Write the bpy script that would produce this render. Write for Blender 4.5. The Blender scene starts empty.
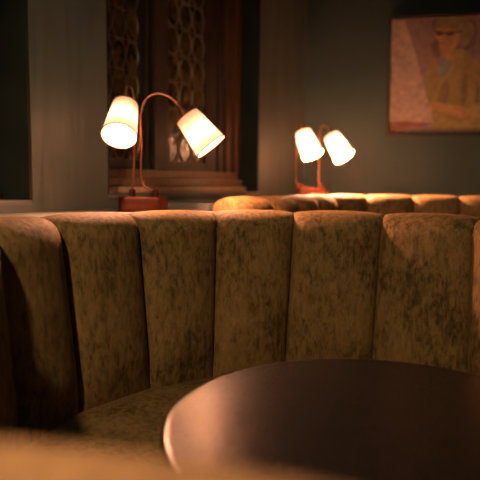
import bpy, bmesh, math, random
from math import sin, cos, pi, radians, atan2, sqrt, hypot
from mathutils import Vector, Matrix, Quaternion
random.seed(4)
scene = bpy.context.scene
COL = scene.collection

# ------------------------------------------------------------------ camera
cd = bpy.data.cameras.new('camera')
cam = bpy.data.objects.new('camera', cd)
COL.objects.link(cam)
scene.camera = cam
cam.location = (0, 0, 1.20)
PITCH, ROLL = 0.0986, 0.0105
cam.rotation_euler = (Matrix.Rotation(pi/2 - PITCH, 3, 'X') @ Matrix.Rotation(ROLL, 3, 'Z')).to_euler()
cd.sensor_width = 36.0
cd.lens = 587.1 / 480 * 36.0
cd.clip_start = 0.01
cd.dof.use_dof = True
cd.dof.focus_distance = 1.95
cd.dof.aperture_fstop = (cd.lens / 1000) / 0.025

# ------------------------------------------------------------------ world, lights, exposure
w = bpy.data.worlds.new('world')
scene.world = w
w.use_nodes = True
w.node_tree.nodes['Background'].inputs[0].default_value = (0.6, 0.8, 0.75, 1)
w.node_tree.nodes['Background'].inputs[1].default_value = 0.02
scene.view_settings.view_transform = 'Standard'
scene.view_settings.look = 'None'
scene.view_settings.gamma = 1
scene.view_settings.exposure = 0.0
scene.view_settings.use_curve_mapping = False

WARM = (1.0, 0.50, 0.20)
def light(name, kind, loc, aim, energy, color, size=0.2, size_y=None, spot=None):
    ld = bpy.data.lights.new(name, kind)
    ld.energy = energy
    ld.color = color
    if kind == 'AREA':
        ld.size = size
        if size_y:
            ld.shape = 'RECTANGLE'; ld.size_y = size_y
    else:
        ld.shadow_soft_size = size
    if spot:
        ld.spot_size = spot; ld.spot_blend = 0.8
    o = bpy.data.objects.new(name, ld)
    COL.objects.link(o)
    o.location = loc
    o.rotation_euler = (Vector(aim) - Vector(loc)).to_track_quat('-Z', 'Y').to_euler()
    return o
# warm ceiling downlight over the aisle, cool dim ambient fill from an added, unseen area light
light('ceiling_downlight', 'SPOT', (-0.77, -0.20, 2.30), (-0.05, 2.1, 0.75), 128, (1.0, 0.72, 0.40), 0.05, spot=radians(75))
#light('aisle_downlight', 'SPOT', (1.9, -0.6, 2.85), (0.0, 2.0, 0.7), 30, (1.0, 0.62, 0.34), 0.10, spot=radians(70))
light('seat_downlight', 'SPOT', (-0.75, 0.75, 2.85), (-0.38, 0.15, 1.0), 430, (1.0, 0.60, 0.39), 0.05, spot=radians(34))
light('ambient_fill', 'AREA', (0.8, 1.6, 2.95), (0.8, 1.6, 0), 2.2, (0.48, 0.90, 0.78), 2.0, 2.0)
BULB = 2300.0

# ------------------------------------------------------------------ materials
def newmat(name):
    m = bpy.data.materials.new(name)
    m.use_nodes = True
    nt = m.node_tree
    return m, nt, nt.nodes['Principled BSDF']

def ramp(nt, fac, stops):
    r = nt.nodes.new('ShaderNodeValToRGB')
    cr = r.color_ramp
    while len(cr.elements) < len(stops):
        cr.elements.new(0.5)
    for e, (p, c) in zip(cr.elements, stops):
        e.position = p; e.color = (*c, 1)
    nt.links.new(fac, r.inputs[0])
    return r.outputs[0]

def coords(nt, scale=(1, 1, 1), kind='Object'):
    t = nt.nodes.new('ShaderNodeTexCoord')
    mp = nt.nodes.new('ShaderNodeMapping')
    mp.inputs['Scale'].default_value = scale
    nt.links.new(t.outputs[kind], mp.inputs[0])
    return mp.outputs[0]

def noise(nt, vec, scale, detail=4, rough=0.55, dist=0):
    n = nt.nodes.new('ShaderNodeTexNoise')
    n.inputs['Scale'].default_value = scale
    n.inputs['Detail'].default_value = detail
    n.inputs['Roughness'].default_value = rough
    n.inputs['Distortion'].default_value = dist
    nt.links.new(vec, n.inputs['Vector'])
    return n.outputs[0]

def bump(nt, h, strength, dist, bsdf, prev=None):
    b = nt.nodes.new('ShaderNodeBump')
    b.inputs['Strength'].default_value = strength
    b.inputs['Distance'].default_value = dist
    nt.links.new(h, b.inputs['Height'])
    if prev:
        nt.links.new(prev, b.inputs['Normal'])
    nt.links.new(b.outputs[0], bsdf.inputs['Normal'])
    return b.outputs[0]

def simple(name, color, rough=0.5, metal=0, var=0.15, scale=12, bmp=0.0, stretch=(1, 1, 1), spec=0.5):
    m, nt, b = newmat(name)
    v = coords(nt, stretch)
    n = noise(nt, v, scale)
    lo = tuple(c * (1 - var) for c in color)
    hi = tuple(min(1, c * (1 + var)) for c in color)
    nt.links.new(ramp(nt, n, [(0.3, lo), (0.7, hi)]), b.inputs['Base Color'])
    b.inputs['Roughness'].default_value = rough
    b.inputs['Metallic'].default_value = metal
    b.inputs['Specular IOR Level'].default_value = spec
    if bmp:
        bump(nt, n, bmp, 0.01, b)
    return m

def velvet(name, dark, mid, light_, tint):
    m, nt, b = newmat(name)
    v = coords(nt, (1, 1, 0.40))
    big = noise(nt, coords(nt, (1, 1, 0.6)), 5.0, 3, 0.6)
    cr = noise(nt, v, 55, 8, 0.75, 0.4)
    ad = nt.nodes.new('ShaderNodeMath'); ad.operation = 'MULTIPLY_ADD'
    nt.links.new(big, ad.inputs[0]); ad.inputs[1].default_value = 0.50
    sb = nt.nodes.new('ShaderNodeMath'); sb.operation = 'SUBTRACT'
    nt.links.new(cr, sb.inputs[0]); sb.inputs[1].default_value = 0.25
    nt.links.new(sb.outputs[0], ad.inputs[2])
    fac = ad.outputs[0]
    nt.links.new(ramp(nt, fac, [(0.34, dark), (0.50, mid), (0.74, light_)]), b.inputs['Base Color'])
    b.inputs['Roughness'].default_value = 0.75
    b.inputs['Specular IOR Level'].default_value = 0.12
    b.inputs['Sheen Weight'].default_value = 0.12
    b.inputs['Sheen Roughness'].default_value = 0.35
    b.inputs['Sheen Tint'].default_value = (*tint, 1)
    weave = noise(nt, coords(nt, (1, 1, 0.25)), 420, 2, 0.5)
    p = bump(nt, cr, 0.35, 0.006, b)
    bump(nt, weave, 0.25, 0.0015, b, p)
    return m

M = {}
M['velvet'] = velvet('olive_velvet', (0.060, 0.038, 0.013), (0.180, 0.104, 0.038), (0.285, 0.168, 0.066), (0.95, 0.55, 0.22))
M['welt'] = simple('dark_welt', (0.020, 0.012, 0.006), 0.9)
M['plinth'] = simple('plinth_black', (0.012, 0.010, 0.009), 0.6)
M['floor'] = simple('floor_boards', (0.045, 0.022, 0.012), 0.45, 0, 0.4, 6, 0.1, (8, 1, 1))
M['ceiling'] = simple('ceiling_paint', (0.10, 0.11, 0.10), 0.9)
M['reveal'] = simple('black_paint', (0.022, 0.026, 0.022), 0.6, 0, 0.2, 5, 0, spec=0.2)
M['sill'] = simple('sill_paint', (0.15, 0.145, 0.125), 0.42, 0, 0.12, 9, 0.05)
M['frame_wood'] = simple('mahogany', (0.085, 0.036, 0.018), 0.40, 0, 0.35, 14, 0.08, (6, 6, 1))
M['rail_wood'] = simple('varnished_rail', (0.22, 0.115, 0.062), 0.30, 0, 0.3, 14, 0.08, (6, 6, 1))
M['lit_step_wood'] = simple('lit_oak_step', (0.70, 0.42, 0.26), 0.35, 0, 0.2, 14, 0.08, (6, 6, 1))  # paler than the rail: light falling on the step is put into its colour
M['dark_wood'] = simple('stained_oak', (0.030, 0.016, 0.010), 0.55, 0, 0.35, 14, 0.08, (6, 6, 1))
M['lead'] = simple('lead_came', (0.15, 0.105, 0.07), 0.42, 0.3, 0.2, 30)
M['copper'] = simple('brushed_copper', (0.42, 0.17, 0.10), 0.34, 1.0, 0.12, 40)
M['copper_base'] = simple('copper_base', (0.12, 0.034, 0.022), 0.40, 1.0, 0.12, 30)
M['picture_frame'] = simple('picture_frame_wood', (0.040, 0.018, 0.010), 0.45, 0, 0.2, 10)

# wall paint: satin, with long vertical undulations in the plaster
def paint(name, color, strength, rough):
    m, nt, b = newmat(name)
    a = noise(nt, coords(nt, (1, 1, 0.12)), 6.5, 2, 0.45, 0.7)
    c = noise(nt, coords(nt, (1, 1, 1)), 3.0, 4)
    nt.links.new(ramp(nt, c, [(0.3, tuple(x * 0.88 for x in color)), (0.7, tuple(x * 1.1 for x in color))]), b.inputs['Base Color'])
    b.inputs['Roughness'].default_value = rough
    p = bump(nt, a, strength, 0.03, b)
    bump(nt, noise(nt, coords(nt), 160, 2), 0.12, 0.002, b, p)
    return m
M['paint'] = paint('grey_green_paint', (0.114, 0.124, 0.106), 0.55, 0.42)
M['paint_back'] = paint('dark_teal_paint', (0.056, 0.078, 0.070), 0.25, 0.60)

# old glass with wobble, night behind it
m, nt, b = newmat('old_glass')
b.inputs['Base Color'].default_value = (0.10, 0.065, 0.020, 1)
b.inputs['Roughness'].default_value = 0.18
b.inputs['Specular IOR Level'].default_value = 0.7
gn = noise(nt, coords(nt), 13, 2, 0.5, 1.0)
nt.links.new(ramp(nt, gn, [(0.35, (0.035, 0.025, 0.010)), (0.65, (0.12, 0.075, 0.022))]), b.inputs['Base Color'])
bump(nt, gn, 0.35, 0.02, b)
M['glass'] = m

# table top: satin dark brown lacquer with faint grain
m, nt, b = newmat('table_lacquer')
g = noise(nt, coords(nt, (1, 5, 1)), 16, 6, 0.65, 0.4)
fine = noise(nt, coords(nt, (1, 2, 1)), 170, 4, 0.7)
nt.links.new(ramp(nt, g, [(0.3, (0.0055, 0.0038, 0.0032)), (0.7, (0.0105, 0.0068, 0.0055))]), b.inputs['Base Color'])
rr = nt.nodes.new('ShaderNodeMapRange')
rr.inputs['From Min'].default_value = 0.3; rr.inputs['From Max'].default_value = 0.7
rr.inputs['To Min'].default_value = 0.23; rr.inputs['To Max'].default_value = 0.33
nt.links.new(fine, rr.inputs['Value'])
nt.links.new(rr.outputs[0], b.inputs['Roughness'])
b.inputs['Specular IOR Level'].default_value = 0.85
bump(nt, fine, 0.15, 0.0010, b)
M['table'] = m
M['table_edge'] = simple('table_edge', (0.035, 0.016, 0.011), 0.30, 0, 0.2, 30)
M['iron'] = simple('black_iron', (0.015, 0.014, 0.013), 0.5, 0.6)

# lamp shade linen: diffuse + translucent
m, nt, b = newmat('shade_linen')
nt.nodes.remove(b)
out = nt.nodes['Material Output']
df = nt.nodes.new('ShaderNodeBsdfDiffuse'); tr = nt.nodes.new('ShaderNodeBsdfTranslucent')
mx = nt.nodes.new('ShaderNodeMixShader'); mx.inputs[0].default_value = 0.0145
th = noise(nt, coords(nt), 260, 2)
nt.links.new(ramp(nt, th, [(0.3, (0.55, 0.42, 0.26)), (0.7, (0.64, 0.50, 0.33))]), df.inputs[0])
nt.links.new(ramp(nt, th, [(0.3, (0.80, 0.70, 0.62)), (0.7, (0.90, 0.80, 0.72))]), tr.inputs[0])
nt.links.new(df.outputs[0], mx.inputs[1]); nt.links.new(tr.outputs[0], mx.inputs[2])
nt.links.new(mx.outputs[0], out.inputs[0])
M['shade'] = m
M['shade_cap'] = simple('shade_cap', (0.55, 0.42, 0.30), 0.8)
M['shade_trim'] = simple('shade_trim', (0.20, 0.07, 0.03), 0.7)
def glow(name, color, strength):
    m, nt, b = newmat(name)
    b.inputs['Base Color'].default_value = (0.9, 0.8, 0.7, 1)
    b.inputs['Emission Color'].default_value = (*color, 1)
    b.inputs['Emission Strength'].default_value = strength
    return m
M['bulb'] = glow('bulb_glow', (1.0, 0.44, 0.25), BULB)
M['bulb_bright'] = glow('bulb_glow_bright', (1.0, 0.45, 0.24), BULB * 4.0)

# ------------------------------------------------------------------ helpers
def obj(name, bm, mats, parent=None, smooth=False, sharp=None):
    bmesh.ops.recalc_face_normals(bm, faces=bm.faces[:])
    me = bpy.data.meshes.new(name)
    bm.to_mesh(me); bm.free()
    if not isinstance(mats, (list, tuple)):
        mats = [mats]
    for mm in mats:
        me.materials.append(mm)
    if smooth:
        for p in me.polygons:
            p.use_smooth = True
        if sharp:
            me.set_sharp_from_angle(angle=radians(sharp))
    o = bpy.data.objects.new(name, me)
    COL.objects.link(o)
    if parent:
        o.parent = parent
    return o

def thing(name, label, cat, loc=(0, 0, 0), rotz=0, group=None):
    o = bpy.data.objects.new(name, None)
    COL.objects.link(o)
    o.empty_display_size = 0.05
    o.location = loc; o.rotation_euler = (0, 0, rotz)
    o['label'] = label; o['category'] = cat
    if group: o['group'] = group
    return o

def structure(o, label=None):
    o['kind'] = 'structure'
    if label: o['label'] = label
    return o

def box(bm, lo, hi, f=None, bevel=0.0):
    """box between two corners, mapped by f"""
    c = [(x, y, z) for x in (lo[0], hi[0]) for y in (lo[1], hi[1]) for z in (lo[2], hi[2])]
    vs = [bm.verts.new(f(*p) if f else p) for p in c]
    fs = [(0, 1, 3, 2), (4, 6, 7, 5), (0, 4, 5, 1), (2, 3, 7, 6), (0, 2, 6, 4), (1, 5, 7, 3)]
    faces = [bm.faces.new([vs[i] for i in q]) for q in fs]
    if bevel:
        es = list({e for fc in faces for e in fc.edges})
        bmesh.ops.bevel(bm, geom=es, offset=bevel, segments=2, affect='EDGES', profile=0.6)

def tube(bm, pts, r, seg=12, closed=False, radii=None):
    """sweep a circle along a polyline"""
    pts = [Vector(p) for p in pts]
    n = len(pts)
    rings = []
    up = None
    for i, p in enumerate(pts):
        if closed:
            t = (pts[(i + 1) % n] - pts[i - 1]).normalized()
        else:
            t = (pts[min(i + 1, n - 1)] - pts[max(i - 1, 0)]).normalized()
        if up is None:
            a = Vector((0, 0, 1)) if abs(t.z) < 0.9 else Vector((1, 0, 0))
            up = (a - t * a.dot(t)).normalized()
        else:
            up = (up - t * up.dot(t)).normalized()
        s = t.cross(up)
        rr_ = radii[i] if radii else r
        rings.append([bm.verts.new(p + (up * cos(k * 2 * pi / seg) + s * sin(k * 2 * pi / seg)) * rr_) for k in range(seg)])
    m_ = n if closed else n - 1
    for i in range(m_):
        a, b_ = rings[i], rings[(i + 1) % n]
        for k in range(seg):
            bm.faces.new((a[k], a[(k + 1) % seg], b_[(k + 1) % seg], b_[k]))
    if not closed:
        bm.faces.new(rings[0]); bm.faces.new(rings[-1][::-1])

def smoothline(pts, n=8):
    """Catmull-Rom through pts"""
    P = [Vector(p) for p in pts]
    P = [2 * P[0] - P[1]] + P + [2 * P[-1] - P[-2]]
    out_ = []
    for i in range(1, len(P) - 2):
        for k in range(n):
            t = k / n
            a, b_, c, d = P[i - 1], P[i], P[i + 1], P[i + 2]
            out_.append(0.5 * ((2 * b_) + (c - a) * t + (2 * a - 5 * b_ + 4 * c - d) * t * t + (3 * b_ - a - 3 * c + d) * t ** 3))
    out_.append(P[-2])
    return out_

def lathe(bm, prof, seg=64, f=None):
    rings = []
    for r, z in prof:
        if r < 1e-6:
            v = Vector((0, 0, z)); rings.append([bm.verts.new(f(v) if f else v)])
        else:
            ring = []
            for k in range(seg):
                a = 2 * pi * k / seg
                v = Vector((r * cos(a), r * sin(a), z))
                ring.append(bm.verts.new(f(v) if f else v))
            rings.append(ring)
    for a, b_ in zip(rings, rings[1:]):
        if len(a) == 1 and len(b_) == 1: continue
        for k in range(seg):
            k2 = (k + 1) % seg
            if len(a) == 1: bm.faces.new((a[0], b_[k], b_[k2]))
            elif len(b_) == 1: bm.faces.new((a[k], a[k2], b_[0]))
            else: bm.faces.new((a[k], a[k2], b_[k2], b_[k]))

def prism(bm, poly, z0, z1):
    a = [bm.verts.new((x, y, z0)) for x, y in poly]
    b_ = [bm.verts.new((x, y, z1)) for x, y in poly]
    n = len(poly)
    bm.faces.new(a[::-1]); bm.faces.new(b_)
    for i in range(n):
        j = (i + 1) % n
        bm.faces.new((a[i], a[j], b_[j], b_[i]))

# ------------------------------------------------------------------ room shell
CX, CY = 0.46, 4.30                        # the corner seen behind the far lamp
DW = Vector((-0.549, -0.836, 0))           # along the window wall, towards the camera
NI = Vector((0.836, -0.549, 0))            # into the room
def W(t, d, z):
    """window-wall frame: t metres from the corner, d metres into the room"""
    return Vector((CX, CY, 0)) + DW * t + NI * d + Vector((0, 0, z))
DB = Vector((0.968, -0.250, 0)); NB = Vector((-0.250, -0.968, 0))
def B(t, d, z):
    return Vector((CX, CY, 0)) + DB * t + NB * d + Vector((0, 0, z))

HC = 3.0
A_ = W(0, 0, 0); B_ = B(5, 0, 0); C_ = Vector((4.3, -3.2, 0)); D_ = W(8, 0, 0)
bm = bmesh.new(); prism(bm, [(p.x, p.y) for p in (A_, B_, C_, D_)], -0.1, 0.0)
structure(obj('floor', bm, M['floor']))
bm = bmesh.new(); prism(bm, [(p.x, p.y) for p in (A_, B_, C_, D_)], HC, HC + 0.1)
structure(obj('ceiling', bm, M['ceiling']))
def slab(name, p, q, mat_):
    d = (q - p).normalized(); n = Vector((-d.y, d.x, 0))
    bm = bmesh.new()
    prism(bm, [(v.x, v.y) for v in (p, q, q + n * 0.15, p + n * 0.15)], 0, HC)
    structure(obj(name, bm, mat_))
bm = bmesh.new(); box(bm, (0, -0.15, 0), (5, 0, HC), lambda x, y, z: B(x, y, z))
structure(obj('wall_back', bm, M['paint_back']))
slab('wall_right', C_, B_, M['paint_back'])
for_n = (C_ - D_).normalized()
bm = bmesh.new()
nn = Vector((for_n.y, -for_n.x, 0))
prism(bm, [(v.x, v.y) for v in (D_, C_, C_ + nn * 0.15, D_ + nn * 0.15)], 0, HC)
structure(obj('wall_front', bm, M['paint_back']))

# window wall with two recesses
HEAD = 2.66
W1 = (0.627, 1.936, 1.140, 0.20); W2 = (2.342, 3.65, 1.120, 0.29)
bm = bmesh.new()
for t0, t1 in ((0, W1[0]), (W1[1], W2[0]), (W2[1], 8.0)):
    box(bm, (t0, -0.36, 0), (t1, 0, HC), W)
for t0, t1, SILL, DEP in (W1, W2):
    box(bm, (t0, -0.36, 0), (t1, 0, SILL - 0.02), W)
    box(bm, (t0, -0.36, HEAD), (t1, 0, HC), W)
structure(obj('wall_left', bm, M['paint']))

def leaded_oval_light(bm, s0, s1, z0, z1, nx, d):
    """net of oval cames: s along the wall, ovals stacked in columns"""
    cw = (s1 - s0) / nx
    ch = 0.150
    n = int((z1 - z0) / ch)
    for i in range(nx):
        for j in range(n + 1):
            cs = s0 + cw * (i + 0.5); cz = z0 + ch * (j + 0.5)
            pts = []
            for k in range(24):
                a = 2 * pi * k / 24
                zz = min(max(cz + 0.49 * ch * sin(a), z0), z1)
                pts.append(W(cs + 0.46 * cw * cos(a), d, zz))
            tube(bm, pts, 0.0062, 6, True)
    for j in range(n + 1):
        z = z0 + ch * j
        for i in range(nx):
            tube(bm, [W(s0 + cw * i + 0.1 * cw, d + 0.002, z), W(s0 + cw * (i + 1) - 0.1 * cw, d + 0.002, z)], 0.006, 6)

def window(idx, T, rail, step):
    t0, t1, SILL, DEP = T
    nose = 0.012 if idx == 1 else 0.0
    root = bpy.data.objects.new('window_%d' % idx, None)
    COL.objects.link(root); root['kind'] = 'structure'
    root.location = W((t0 + t1) / 2, 0, SILL)
    inv = Matrix.Translation(-root.location)
    def part(name, bm, mat_, smooth=False, parent=None):
        bmesh.ops.transform(bm, matrix=inv, verts=bm.verts[:])
        return obj(name, bm, mat_, parent or root, smooth, 40)
    # black painted reveals lining the recess
    for a, b_ in ((t0, t0 + 0.012), (t1 - 0.012, t1)):
        bm = bmesh.new(); box(bm, (a, -DEP, SILL), (b_, -0.004, HEAD), W); part('reveal', bm, M['reveal'])
    bm = bmesh.new(); box(bm, (t0, -DEP, HEAD - 0.012), (t1, -0.004, HEAD), W); part('head_lining', bm, M['reveal'])
    # gray sill board
    bm = bmesh.new(); box(bm, (t0, -DEP, SILL - 0.022), (t1, nose, SILL), W, 0.005); part('sill_board', bm, M['sill'])
    # stepped timber apron below the lights
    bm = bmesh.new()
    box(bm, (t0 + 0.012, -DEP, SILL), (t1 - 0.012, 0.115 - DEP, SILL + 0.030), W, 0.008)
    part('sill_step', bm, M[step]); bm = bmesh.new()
    box(bm, (t0 + 0.012, -DEP, SILL + 0.030), (t1 - 0.012, 0.085 - DEP, SILL + 0.075), W, 0.008)
    box(bm, (t0 + 0.012, -DEP, SILL + 0.075), (t1 - 0.012, 0.05 - DEP, SILL + 0.120), W, 0.006)
    part('stepped_bottom_rail', bm, M[rail])
    # jamb posts with stepped moulding
    for sgn, e in ((1, t0 + 0.012), (-1, t1 - 0.012)):
        bm = bmesh.new()
        kk = 1.0 if sgn > 0 else 0.6
        for w0, w1, d in ((0.0, 0.07, 0.07 - DEP), (0.07, 0.13, 0.045 - DEP), (0.13, 0.19, 0.025 - DEP), (0.19, 0.285, 0.01 - DEP)):
            a, b_ = e + sgn * w0 * kk, e + sgn * w1 * kk
            if w0 == 0.13:
                part('jamb_post', bm, M['frame_wood']); bm = bmesh.new()
            box(bm, (min(a, b_), -DEP - 0.03, SILL + 0.12), (max(a, b_), d, HEAD - 0.012), W, 0.006)
        part('jamb_lining', bm, M['dark_wood'])
    c0 = t0 + 0.297; c1 = t1 - 0.297
    mid0, mid1 = c0 + 0.395, c0 + 0.57
    if mid1 > c1 - 0.08: mid1 = c1 - 0.08
    # mullion
    bm = bmesh.new()
    box(bm, (mid0, -DEP - 0.03, SILL + 0.12), (mid1, 0.04 - DEP, HEAD - 0.012), W, 0.008)
    box(bm, (mid0 + 0.035, 0.04 - DEP, SILL + 0.12), (mid1 - 0.035, 0.06 - DEP, HEAD - 0.012), W, 0.006)
    part('mullion', bm, M['dark_wood'])
    # casements with leaded glass
    for a, b_, nx in ((c0, mid0, 3), (mid1, t1 - 0.02, 4)):
        bm = bmesh.new()
        zb, zt = SILL + 0.12, HEAD - 0.012
        fw = 0.020
        box(bm, (a, -DEP - 0.02, zb), (a + fw, -DEP + 0.012, zt), W, 0.004)
        box(bm, (b_ - fw, -DEP - 0.02, zb), (b_, -DEP + 0.012, zt), W, 0.004)
        box(bm, (a + fw, -DEP - 0.02, zb), (b_ - fw, -DEP + 0.012, zb + 0.05), W, 0.004)
        box(bm, (a + fw, -DEP - 0.02, zt - 0.05), (b_ - fw, -DEP + 0.012, zt), W, 0.004)
        cs = part('casement', bm, M['dark_wood'])
        bm = bmesh.new(); box(bm, (a + fw, -DEP - 0.014, zb + 0.05), (b_ - fw, -DEP - 0.006, zt - 0.05), W)
        part('leaded_pane', bm, M['glass'], parent=cs)
        bm = bmesh.new(); leaded_oval_light(bm, a + fw, b_ - fw, zb + 0.05, zt - 0.05, nx, -DEP - 0.002)
        part('lead_came', bm, M['lead'], True, parent=cs)
window(1, W1, 'rail_wood', 'lit_step_wood')
window(2, W2, 'dark_wood', 'dark_wood')
# masonry behind the glass is night; close the recesses
bm = bmesh.new()
for t0, t1, SILL, DEP in (W1, W2):
    box(bm, (t0, -0.38, SILL - 0.02), (t1, -0.362, HEAD), W)
structure(obj('trim_1', bm, M['reveal']))

# ------------------------------------------------------------------ booths
def prof_point(s, bulge, P):
    """section of the upholstered back. s 0..1: 0..0.62 inner face, 0.62..0.85 crest, ..1 outer face"""
    r0, r1, rc, ro, z0, zs_, zt = P   # inner radius at z0, at shoulder; crest radius; outer radius
    if s < 0.60:
        k = s / 0.60
        z = z0 + (zs_ - z0) * k
        r = r0 + (r1 - r0) * k
        slope = (r1 - r0) / (zs_ - z0)
        n = Vector((-1, slope)).normalized()
        env = min(1.0, (k / 0.30)) ** 0.6 if k > 0 else 0
        amp = 1.0 * env
    elif s < 0.86:
        k = (s - 0.60) / 0.26
        a = pi * k
        hw = (ro - r1) / 2; mc = (ro + r1) / 2
        r = mc - hw * cos(a); z = zs_ + (zt - zs_) * sin(a) ** 0.85
        n = Vector((-cos(a), sin(a))).normalized()
        amp = 1 - 0.78 * sin(a) if k < 0.5 else 0.22 * (1 - 0.9 * (k - 0.5) * 2)
    else:
        k = (s - 0.86) / 0.14
        r = ro; z = zs_ + (0.04 - zs_) * k; n = Vector((1, 0)); amp = 0.025 * (1 - k)
    b_ = bulge * amp
    return r + n.x * b_, z + n.y * b_

def channel_mesh(cx, cy, angB0, angB1, angT0, angT1, P, depth, ns=64, nu=18):
    bm = bmesh.new()
    grid = []
    S = [i / ns for i in range(ns + 1)]
    for s in S:
        row = []
        for j in range(nu + 1):
            u = j / nu
            # denser near the seams
            u = 0.5 - 0.5 * cos(pi * u)
            q = abs(2 * u - 1)
            bl = depth * (1 - q ** 2.2) ** 0.55
            r, z = prof_point(s, bl, P)
            kz = min(1, max(0, (z - P[4]) / (P[6] - P[4]))) if s < 0.73 else 1.0
            a0 = angB0 + (angT0 - angB0) * kz; a1 = angB1 + (angT1 - angB1) * kz
            a = a0 + (a1 - a0) * u
            row.append(bm.verts.new((r * cos(a), r * sin(a), z)))
        grid.append(row)
    for i in range(ns):
        for j in range(nu):
            bm.faces.new((grid[i][j], grid[i][j + 1], grid[i + 1][j + 1], grid[i + 1][j]))
    # close underside / back
    lo = [grid[0][j] for j in range(nu + 1)]; hi = [grid[-1][j] for j in range(nu + 1)]
    for j in range(nu):
        bm.faces.new((lo[j + 1], lo[j], hi[j], hi[j + 1]))
    bm.faces.new([grid[i][0] for i in range(ns, -1, -1)])
    bm.faces.new([grid[i][nu] for i in range(ns + 1)])
    return bm

def booth(label, cx, cy, seams, P, depth, seat=(0.37, 0.81, 0.50), ns=64, nu=18):
    root = thing('booth_sofa', label, 'sofa', (cx, cy, 0))
    for (b0, t0), (b1, t1) in zip(seams, seams[1:]):
        bm = channel_mesh(cx, cy, b0, b1, t0, t1, P, depth, ns, nu)
        obj('back_channel', bm, M['velvet'], root, True, 60)
    a0 = seams[0][0]; a1 = seams[-1][0]
    # welts: dark piping in each seam
    for b0, t0 in seams[1:-1]:
        bm = bmesh.new(); pts = []
        for i in range(0, 47):
            s = i / 46 * 0.86
            r, z = prof_point(s, 0.0, P)
            kz = min(1, max(0, (z - P[4]) / (P[6] - P[4]))) if s < 0.73 else 1.0
            a = b0 + (t0 - b0) * kz
            pts.append((r * cos(a), r * sin(a), z))
        tube(bm, pts, 0.0035, 6)
        obj('seam_piping', bm, M['welt'], root, True)
    if seat:
        ri, ro, zs = seat
        prof = [(ro, zs - 0.16), (ri + 0.03, zs - 0.16), (ri, zs - 0.14), (ri - 0.012, zs - 0.09), (ri - 0.008, zs - 0.04),
                (ri + 0.018, zs - 0.012), (ri + 0.06, zs + 0.002), (ri + 0.15, zs + 0.010), ((ri + ro) / 2, zs + 0.014), (ro - 0.10, zs + 0.008), (ro - 0.03, zs - 0.004), (ro, zs - 0.02)]
        for nm, pr, mt in (('seat_cushion', prof, M['velvet']),
                           ('plinth', [(ro + 0.12, 0.0), (ri + 0.06, 0.0), (ri + 0.06, zs - 0.165), (ro + 0.02, zs - 0.165)], M['plinth'])):
            bm = bmesh.new()
            N = 90
            rings = []
            for k in range(N + 1):
                a = a0 + (a1 - a0) * k / N
                rings.append([bm.verts.new((r * cos(a), r * sin(a), z)) for r, z in pr])
            for a, b_ in zip(rings, rings[1:]):
                for i in range(len(pr)):
                    j = (i + 1) % len(pr)
                    bm.faces.new((a[i], a[j], b_[j], b_[i]))
            bm.faces.new(rings[0]); bm.faces.new(rings[-1][::-1])
            obj(nm, bm, mt, root, True, 50)
    return root

NB_C = (0.1915, 1.3491)
seams = [(3.70, 3.70), (3.34, 3.34), (2.975, 2.975), (2.614, 2.650), (2.251, 2.275), (1.946, 1.909), (1.600, 1.560), (1.195, 1.178), (0.760, 0.800), (0.40, 0.42), (0.04, 0.06), (-0.32, -0.30)]
P1 = (0.785, 0.835, 0.885, 0.975, 0.44, 1.026, 1.082)
booth('curved channel-back booth in brown velvet wrapped around the dark round table', NB_C[0], NB_C[1], seams, P1, 0.064, seat=(0.36, 0.80, 0.50))

# far booth: a straight arm running away beside the window, then a soft corner and a run along the back wall
def fillet_path(S, C, E, rad, n=16):
    S, C, E = Vector(S), Vector(C), Vector(E)
    d0 = (C - S).normalized(); d1 = (E - C).normalized()
    turn = d0.angle(d1)
    cut = rad * math.tan(turn / 2)
    a = C - d0 * cut; b_ = C + d1 * cut
    nrm = Vector((d0.y, -d0.x)); cen = a + nrm * rad
    pts = [(S + (a - S) * k / 12, d0) for k in range(13)]
    for k in range(1, n):
        th = -turn * k / n
        rot = Matrix.Rotation(th, 2)
        pts.append((cen + rot @ (a - cen), rot @ d0))
    pts += [(b_ + (E - b_) * k / 12, d1) for k in range(13)]
    return pts
FPATH = fillet_path((-0.060, 2.57), (0.545, 3.545), (1.95, 3.335), 0.30)
FLEN = [0.0]
for p, q in zip(FPATH, FPATH[1:]):
    FLEN.append(FLEN[-1] + (q[0] - p[0]).length)
def fpos(L, off):
    L = min(max(L, 0), FLEN[-1])
    k = 0
    while k < len(FLEN) - 2 and FLEN[k + 1] < L: k += 1
    u = (L - FLEN[k]) / (FLEN[k + 1] - FLEN[k])
    p = FPATH[k][0].lerp(FPATH[k + 1][0], u)
    d = FPATH[k][1].lerp(FPATH[k + 1][1], u).normalized()
    return p + Vector((-d.y, d.x)) * off
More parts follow.
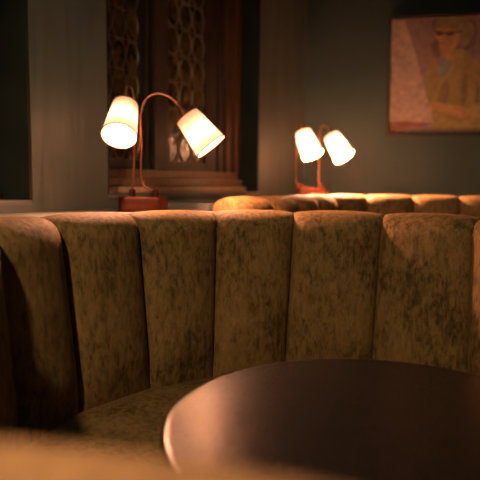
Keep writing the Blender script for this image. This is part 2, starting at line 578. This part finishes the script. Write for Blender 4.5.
def far_booth():
    root = thing('booth_sofa', 'far velvet booth behind the near one, lit by the blurred corner lamp', 'sofa', (0.9, 2.9, 0))
    P = (-0.145, -0.070, 0.0, 0.075, 0.46, 1.074, 1.126)
    wch = 0.262
    n = int(FLEN[-1] / wch)
    ns, nu = 40, 14
    for c in range(n):
        bm = bmesh.new(); grid = []
        for i in range(ns + 1):
            row = []
            for j in range(nu + 1):
                u = 0.5 - 0.5 * cos(pi * j / nu)
                q = abs(2 * u - 1)
                bl = 0.048 * (1 - q ** 2.2) ** 0.55
                rr_, z = prof_point(i / ns, bl, P)
                p = fpos((c + u) * wch, rr_)
                row.append(bm.verts.new((p.x - 0.9, p.y - 2.9, z)))
            grid.append(row)
        for i in range(ns):
            for j in range(nu):
                bm.faces.new((grid[i][j], grid[i][j + 1], grid[i + 1][j + 1], grid[i + 1][j]))
        for j in range(nu):
            bm.faces.new((grid[0][j + 1], grid[0][j], grid[-1][j], grid[-1][j + 1]))
        bm.faces.new([grid[i][0] for i in range(ns, -1, -1)]); bm.faces.new([grid[i][nu] for i in range(ns + 1)])
        obj('back_channel', bm, M['velvet'], root, True, 60)
    outer = [fpos(k * FLEN[-1] / 40, -0.12) for k in range(41)]
    inner = [Vector((1.90, 2.88)), Vector((0.86, 3.03)), Vector((0.36, 2.32))]
    poly = [(p.x - 0.9, p.y - 2.9) for p in outer + inner]
    bm = bmesh.new(); prism(bm, poly, 0.36, 0.52)
    bmesh.ops.bevel(bm, geom=[e for e in bm.edges if all(v.co.z > 0.51 for v in e.verts)], offset=0.02, segments=3, affect='EDGES')
    obj('seat_cushion', bm, M['velvet'], root, True, 50)
    bm = bmesh.new(); prism(bm, [(p.x - 0.9, p.y - 2.9) for p in outer + [Vector((1.88, 2.95)), Vector((0.90, 3.09)), Vector((0.32, 2.40))]], 0, 0.355)
    obj('plinth', bm, M['plinth'], root)
far_booth()

GB_C = (-0.30, -0.62)
P3 = (0.74, 0.875, 0.94, 1.02, 0.44, 0.989, 1.041)
gs = [0.10 + 0.36 * k for k in range(8, -1, -1)]
booth('out-of-focus velvet booth back across the bottom edge of the view', GB_C[0], GB_C[1], [(a, a) for a in gs], P3, 0.020, seat=(0.34, 0.74, 0.50), ns=48, nu=14)

# ------------------------------------------------------------------ ledges between the booths and the walls
def arcpts(c, r, a0, a1, n):
    return [(c[0] + r * cos(a0 + (a1 - a0) * i / n), c[1] + r * sin(a0 + (a1 - a0) * i / n)) for i in range(n + 1)]
LZ = 1.072; LZ2 = 1.102
bm = bmesh.new()
near = arcpts(NB_C, 1.0, 3.2, 1.75, 24)
j = W(1.72, 0.0, 0)
e1 = W(4.1, 0.0, 0)
prism(bm, near + [(W(1.72, 0.30, 0).x, W(1.72, 0.30, 0).y), (j.x, j.y), (e1.x, e1.y)], 0, LZ)
structure(obj('trim_2', bm, M['sill']))
bm = bmesh.new()
far = [tuple(fpos(k * FLEN[-1] / 40, 0.095)) for k in range(41)]
e2 = B(1.55, 0, 0)
prism(bm, far + [(e2.x, e2.y), (CX, CY), (j.x, j.y)], 0, LZ2)
structure(obj('trim_3', bm, M['sill']))

# ------------------------------------------------------------------ table
TC = (0.2924, 1.1096); TR = 0.441
t = thing('round_table', 'dark brown round table with a satin top inside the curved booth', 'table', (TC[0], TC[1], 0))
bm = bmesh.new()
lathe(bm, [(0, 0.728), (TR - 0.030, 0.728), (TR - 0.020, 0.7285)], 128)
lathe(bm, [(TR - 0.020, 0.7285), (TR - 0.012, 0.730), (TR - 0.006, 0.7285), (TR - 0.001, 0.723), (TR, 0.715), (TR - 0.003, 0.706), (TR - 0.012, 0.700), (0, 0.700)], 128)
bmesh.ops.remove_doubles(bm, verts=bm.verts[:], dist=1e-5)
obj('tabletop', bm, M['table'], t, True, 60)
bm = bmesh.new(); lathe(bm, [(0, 0.03), (0.045, 0.03), (0.04, 0.06), (0.035, 0.66), (0.06, 0.685), (0.16, 0.70), (0, 0.70)], 32)
obj('pedestal', bm, M['iron'], t, True, 40)
bm = bmesh.new(); lathe(bm, [(0, 0), (0.21, 0), (0.21, 0.012), (0.19, 0.024), (0.05, 0.034), (0, 0.034)], 48)
obj('foot_plate', bm, M['iron'], t, True, 40)

# ------------------------------------------------------------------ lamps
def make_shade(parent, top, axis, L=0.17, rt=0.051, rb=0.069, bulb='bulb'):
    """fabric cone shade: top centre, axis pointing to the opening"""
    axis = Vector(axis).normalized()
    q = Vector((0, 0, -1)).rotation_difference(axis)
    top = Vector(top)
    f = lambda v: top + q @ Vector((v.x, v.y, v.z))
    bm = bmesh.new()
    n = 10
    lathe(bm, [(rt + (rb - rt) * k / n, -L * k / n) for k in range(n + 1)], 48, f)
    bmesh.ops.recalc_face_normals(bm, faces=bm.faces[:])
    sh = obj('lamp_shade', bm, M['shade'], parent, True)
    for nm, r, z in (('bottom_trim', rb, -L), ('top_trim', rt, 0)):
        bm = bmesh.new()
        tube(bm, [f(Vector((r * cos(a * pi / 24), r * sin(a * pi / 24), z))) for a in range(48)], 0.0030, 6, True)
        obj(nm, bm, M['shade_trim'], sh, True)
    bm = bmesh.new(); lathe(bm, [(0.006, -0.004), (rt - 0.001, -0.004), (rt - 0.001, -0.002), (0.006, -0.002)], 32, f)
    obj('top_cap', bm, M['shade_cap'], sh, True, 40)
    # socket and bulb
    bm = bmesh.new(); lathe(bm, [(0, 0.030), (0.006, 0.030), (0.010, 0.018), (0.016, 0.0), (0.016, -0.048), (0.012, -0.060), (0, -0.060)], 20, f)
    obj('socket', bm, M['copper'], parent, True, 40)
    bm = bmesh.new()
    for a in (0, 2 * pi / 3, 4 * pi / 3):
        tube(bm, [f(Vector((0.012 * cos(a), 0.012 * sin(a), -0.002))), f(Vector((rt * cos(a), rt * sin(a), -0.002)))], 0.0014, 6)
    obj('shade_spider', bm, M['copper'], sh, True)
    bm = bmesh.new(); lathe(bm, [(0, -0.060), (0.011, -0.062), (0.014, -0.073), (0.023, -0.091), (0.025, -0.105), (0.021, -0.119), (0.011, -0.128), (0, -0.130)], 20, f)
    obj('bulb', bm, M[bulb], parent, True)
    return f

def make_lamp(label, loc, rotz, shades, arms, base_w=0.205, base_h=0.062, bulb='bulb'):
    """two-armed copper lamp. Local x = right in view, y = away, z = up (0 = ledge)."""
    t = thing('table_lamp', label, 'lamp', loc, rotz, None)
    bm = bmesh.new()
    pts = []
    hw, hd, rc = base_w / 2, 0.045, 0.040
    for cx_, cy_, a0 in ((hw - rc, hd - rc, 0), (-(hw - rc), hd - rc, pi / 2), (-(hw - rc), -(hd - rc), pi), (hw - rc, -(hd - rc), 3 * pi / 2)):
        for k in range(9):
            a = a0 + pi / 2 * k / 8
            pts.append((cx_ + rc * cos(a), cy_ + rc * sin(a)))
    lay = [(0.96, 0.0), (1.0, 0.004), (1.0, base_h - 0.005), (0.985, base_h - 0.001), (0.97, base_h)]
    rings = [[bm.verts.new((x * s, y * s, z)) for x, y in pts] for s, z in lay]
    for a, b_ in zip(rings, rings[1:]):
        for i in range(len(pts)):
            jn = (i + 1) % len(pts)
            bm.faces.new((a[i], a[jn], b_[jn], b_[i]))
    bm.faces.new(rings[0][::-1]); bm.faces.new(rings[-1])
    obj('base', bm, M['copper_base'], t, True, 40)
    for (px, py), line in arms:
        bm = bmesh.new(); lathe(bm, [(0, base_h), (0.013, base_h), (0.013, base_h + 0.028), (0.010, base_h + 0.031), (0, base_h + 0.031)], 20, lambda v: v + Vector((px, py, 0)))
        obj('swivel_post', bm, M['copper_base'], t, True, 40)
        bm = bmesh.new(); tube(bm, smoothline([(px, py, base_h + 0.016)] + line, 8), 0.0052, 12)
        obj('gooseneck_arm', bm, M['copper'], t, True, 60)
    for top, ax, ln in shades:
        make_shade(t, top, ax, ln, bulb=bulb)
    return t

# near lamp. scale: 240 px per metre at 2.45 m; base centre px 142
def nl(px, py, dy=0.0):
    return ((px - 143) / 239.6, dy, (210 - py) / 239.6 - 0.002)
ax1 = Vector((-0.03, -0.62, -0.76)).normalized()
ax2 = Vector((0.60, -0.06, -0.74)).normalized()
top1 = Vector(nl(127.5, 106, -0.03)); top2 = Vector(nl(187, 115.5, -0.02))
make_lamp('two-armed copper lamp with cone shades on the ledge in front of the leaded window', (-0.405, 2.45, LZ), 0.0,
          [(top1, ax1, 0.17), (top2, ax2, 0.157)],
          [((-0.045, 0.0), [nl(132.5, 181, 0.0), nl(134, 165, 0.0), nl(134.5, 140, 0.0), nl(134.5, 115, 0.005), nl(134, 97, 0.01), nl(132, 89, 0.02), nl(129.5, 86.5, 0.015), nl(127, 89, 0.0), tuple(top1 - ax1 * 0.026)]),
           ((0.052, 0.0), [nl(151, 187.5), nl(144.5, 184), nl(141.5, 177), nl(141, 160), nl(141, 130), nl(141.3, 115), nl(144, 103), nl(150, 96), nl(159, 93.5), nl(169, 96.5), nl(177, 103), tuple(top2 - ax2 * 0.026)])])
# far lamp. 154.5 px per metre at 3.8 m; base centre px 312
def fl(px, py, dy=0.0):
    return ((px - 311) / 154.5, dy, (197 - py) / 154.5)
bx1 = Vector((0.34, -0.42, -0.86)).normalized(); bx2 = Vector((0.44, -0.42, -0.80)).normalized()
ft1 = Vector(fl(300.5, 133, -0.02)); ft2 = Vector(fl(328.5, 136, -0.02))
make_lamp('blurred two-armed copper lamp in the corner behind the far booth', ((311 - 240) / 587.1 * 3.8, 3.8, LZ2), 0.0,
          [(ft1, bx1, 0.17), (ft2, bx2, 0.17)],
          [((-0.070, 0.0), [fl(296.5, 183), fl(295, 175), fl(295, 150), fl(295, 135), fl(295.3, 128), fl(297, 124), fl(299.3, 125), tuple(ft1 - bx1 * 0.026)]),
           ((0.055, 0.0), [fl(318.5, 184), fl(317.5, 176), fl(317.5, 150), fl(317.5, 136), fl(318.3, 129), fl(321, 126), fl(325, 127.5), tuple(ft2 - bx2 * 0.026)])], bulb='bulb_bright')

# ------------------------------------------------------------------ painting
def picture():
    wd, ht = 0.635, 0.748
    root = thing('framed_painting', 'framed portrait painting of a seated person in glasses and olive coat on the back wall', 'painting')
    # place so it faces the room along the back wall
    t0 = 0.585
    c = B(t0 + wd / 2, 0.050, 0)
    zc = 1.2 + 0.722
    m3 = Matrix((DB, Vector((0, 0, 1)), NB)).transposed().to_4x4()   # x along wall, y up, z into room
    m3 = Matrix.Translation((c.x, c.y, zc)) @ m3 @ Matrix.Rotation(radians(5), 4, 'X')
    root.matrix_world = m3
    fw = 0.016
    bm = bmesh.new()
    for lo, hi in (((-wd/2 - fw, -ht/2 - fw, 0), (wd/2 + fw, -ht/2, 0.040)), ((-wd/2 - fw, ht/2, 0), (wd/2 + fw, ht/2 + fw, 0.040)),
                   ((-wd/2 - fw, -ht/2, 0), (-wd/2, ht/2, 0.040)), ((wd/2, -ht/2, 0), (wd/2 + fw, ht/2, 0.040))):
        box(bm, lo, hi, None, 0.002)
    obj('frame', bm, M['picture_frame'], root)
    # painted canvas: one mesh, colour areas as separate faces in paint relief
    TLc, TRc, BRc, BLc = (36, 70), (325, 50), (312, 440), (22, 440)
    def uv(x, y):
        u, v = 0.5, 0.5
        for _ in range(12):
            X = (TLc[0]*(1-u)+TRc[0]*u)*(1-v)+(BLc[0]*(1-u)+BRc[0]*u)*v
            Y = (TLc[1]*(1-u)+TRc[1]*u)*(1-v)+(BLc[1]*(1-u)+BRc[1]*u)*v
            u += (x - X) / 290; v += (y - Y) / 380
        u = min(max(u, 0), 1); v = min(max(v, 0), 1)
        return ((u - 0.5) * wd, (0.5 - v) * ht)
    cols = {'ground': (0.36, 0.22, 0.21), 'pale': (0.62, 0.42, 0.36), 'palelow': (0.30, 0.12, 0.07), 'coat': (0.40, 0.27, 0.11), 'coat_dark': (0.25, 0.17, 0.075),
            'shirt': (0.34, 0.31, 0.32), 'skin': (0.58, 0.31, 0.16), 'hair': (0.34, 0.25, 0.14), 'dark': (0.10, 0.060, 0.035), 'lapel': (0.48, 0.33, 0.14), 'shade': (0.22, 0.13, 0.11)}
    names = list(cols)
    mats = []
    for k in names:
        mats.append(simple('oil_paint_' + k, cols[k], 0.62, 0, 0.28, 26, 0.25))
    L = []
    L.append(('ground', [(22, 40), (330, 40), (330, 445), (15, 445)]))
    L.append(('pale', [(36, 70), (74, 72), (98, 150), (122, 250), (150, 350), (158, 408), (90, 402), (22, 402)]))
    L.append(('palelow', [(22, 402), (90, 402), (158, 408), (130, 418), (70, 424), (30, 440), (22, 440)]))
    L.append(('shade', [(150, 90), (158, 66), (190, 50), (240, 50), (276, 74), (284, 112), (276, 150), (252, 170), (200, 190), (160, 190), (150, 150), (164, 120)]))
    L.append(('coat', [(186, 178), (168, 196), (146, 218), (132, 260), (134, 300), (148, 352), (160, 392), (168, 428), (310, 432), (318, 400), (320, 330), (322, 265), (312, 226), (284, 200), (262, 186), (244, 166), (214, 172)]))
    L.append(('coat_dark', [(246, 240), (256, 262), (254, 330), (240, 352), (236, 300)]))
    L.append(('coat_dark', [(176, 296), (198, 262), (204, 300), (196, 338), (170, 340)]))
    L.append(('coat_dark', [(282, 260), (292, 300), (286, 350), (276, 340)]))
    L.append(('skin', [(176, 150), (212, 158), (226, 178), (200, 210), (182, 190)]))
    L.append(('shirt', [(182, 188), (202, 204), (214, 196), (204, 236), (184, 262), (170, 236)]))
    L.append(('lapel', [(214, 170), (244, 166), (240, 200), (204, 244), (184, 268), (206, 220)]))
    L.append(('hair', [(160, 96), (166, 74), (186, 62), (214, 58), (246, 62), (264, 80), (270, 106), (262, 136), (246, 154), (232, 150), (228, 124), (214, 100), (180, 96), (162, 112)]))
    L.append(('skin', [(164, 104), (180, 94), (216, 98), (230, 122), (228, 146), (214, 164), (192, 172), (178, 160), (172, 138), (163, 126)]))
    L.append(('dark', [(163, 107), (185, 109), (185, 118), (173, 121), (165, 118)]))
    L.append(('dark', [(190, 110), (215, 107), (216, 117), (203, 121), (192, 118)]))
    L.append(('dark', [(216, 108), (240, 104), (240, 109), (217, 113)]))
    L.append(('shade', [(180, 146), (196, 144), (196, 147), (181, 149)]))
    L.append(('skin', [(140, 342), (166, 336), (200, 346), (236, 352), (262, 362), (266, 382), (240, 392), (200, 380), (168, 366), (148, 358)]))
    L.append(('lapel', [(262, 356), (300, 340), (312, 366), (296, 400), (262, 388)]))
    bm = bmesh.new()
    for i, (k, poly) in enumerate(L):
        pts = [Vector((*uv(x, y), 0)) for x, y in poly]
        if i > 3 and len(pts) > 4:
            P = pts; n = len(P); sm = []
            for a in range(n):
                p0, p1, p2, p3 = P[a - 1], P[a], P[(a + 1) % n], P[(a + 2) % n]
                for q in range(4):
                    tt = q / 4
                    sm.append(0.5 * ((2 * p1) + (p2 - p0) * tt + (2 * p0 - 5 * p1 + 4 * p2 - p3) * tt * tt + (3 * p1 - p0 - 3 * p2 + p3) * tt ** 3))
            pts = sm
        h = 0.014 + 0.0004 * i
        vt = [bm.verts.new((p.x, p.y, h)) for p in pts]
        vb = [bm.verts.new((p.x, p.y, 0.010)) for p in pts]
        idx = names.index(k)
        f_ = [bm.faces.new(vt), bm.faces.new(vb[::-1])]
        for a in range(len(pts)):
            b_ = (a + 1) % len(pts)
            f_.append(bm.faces.new((vt[a], vt[b_], vb[b_], vb[a])))
        for ff in f_: ff.material_index = idx
    obj('painted_canvas', bm, mats, root)
    return root
picture()
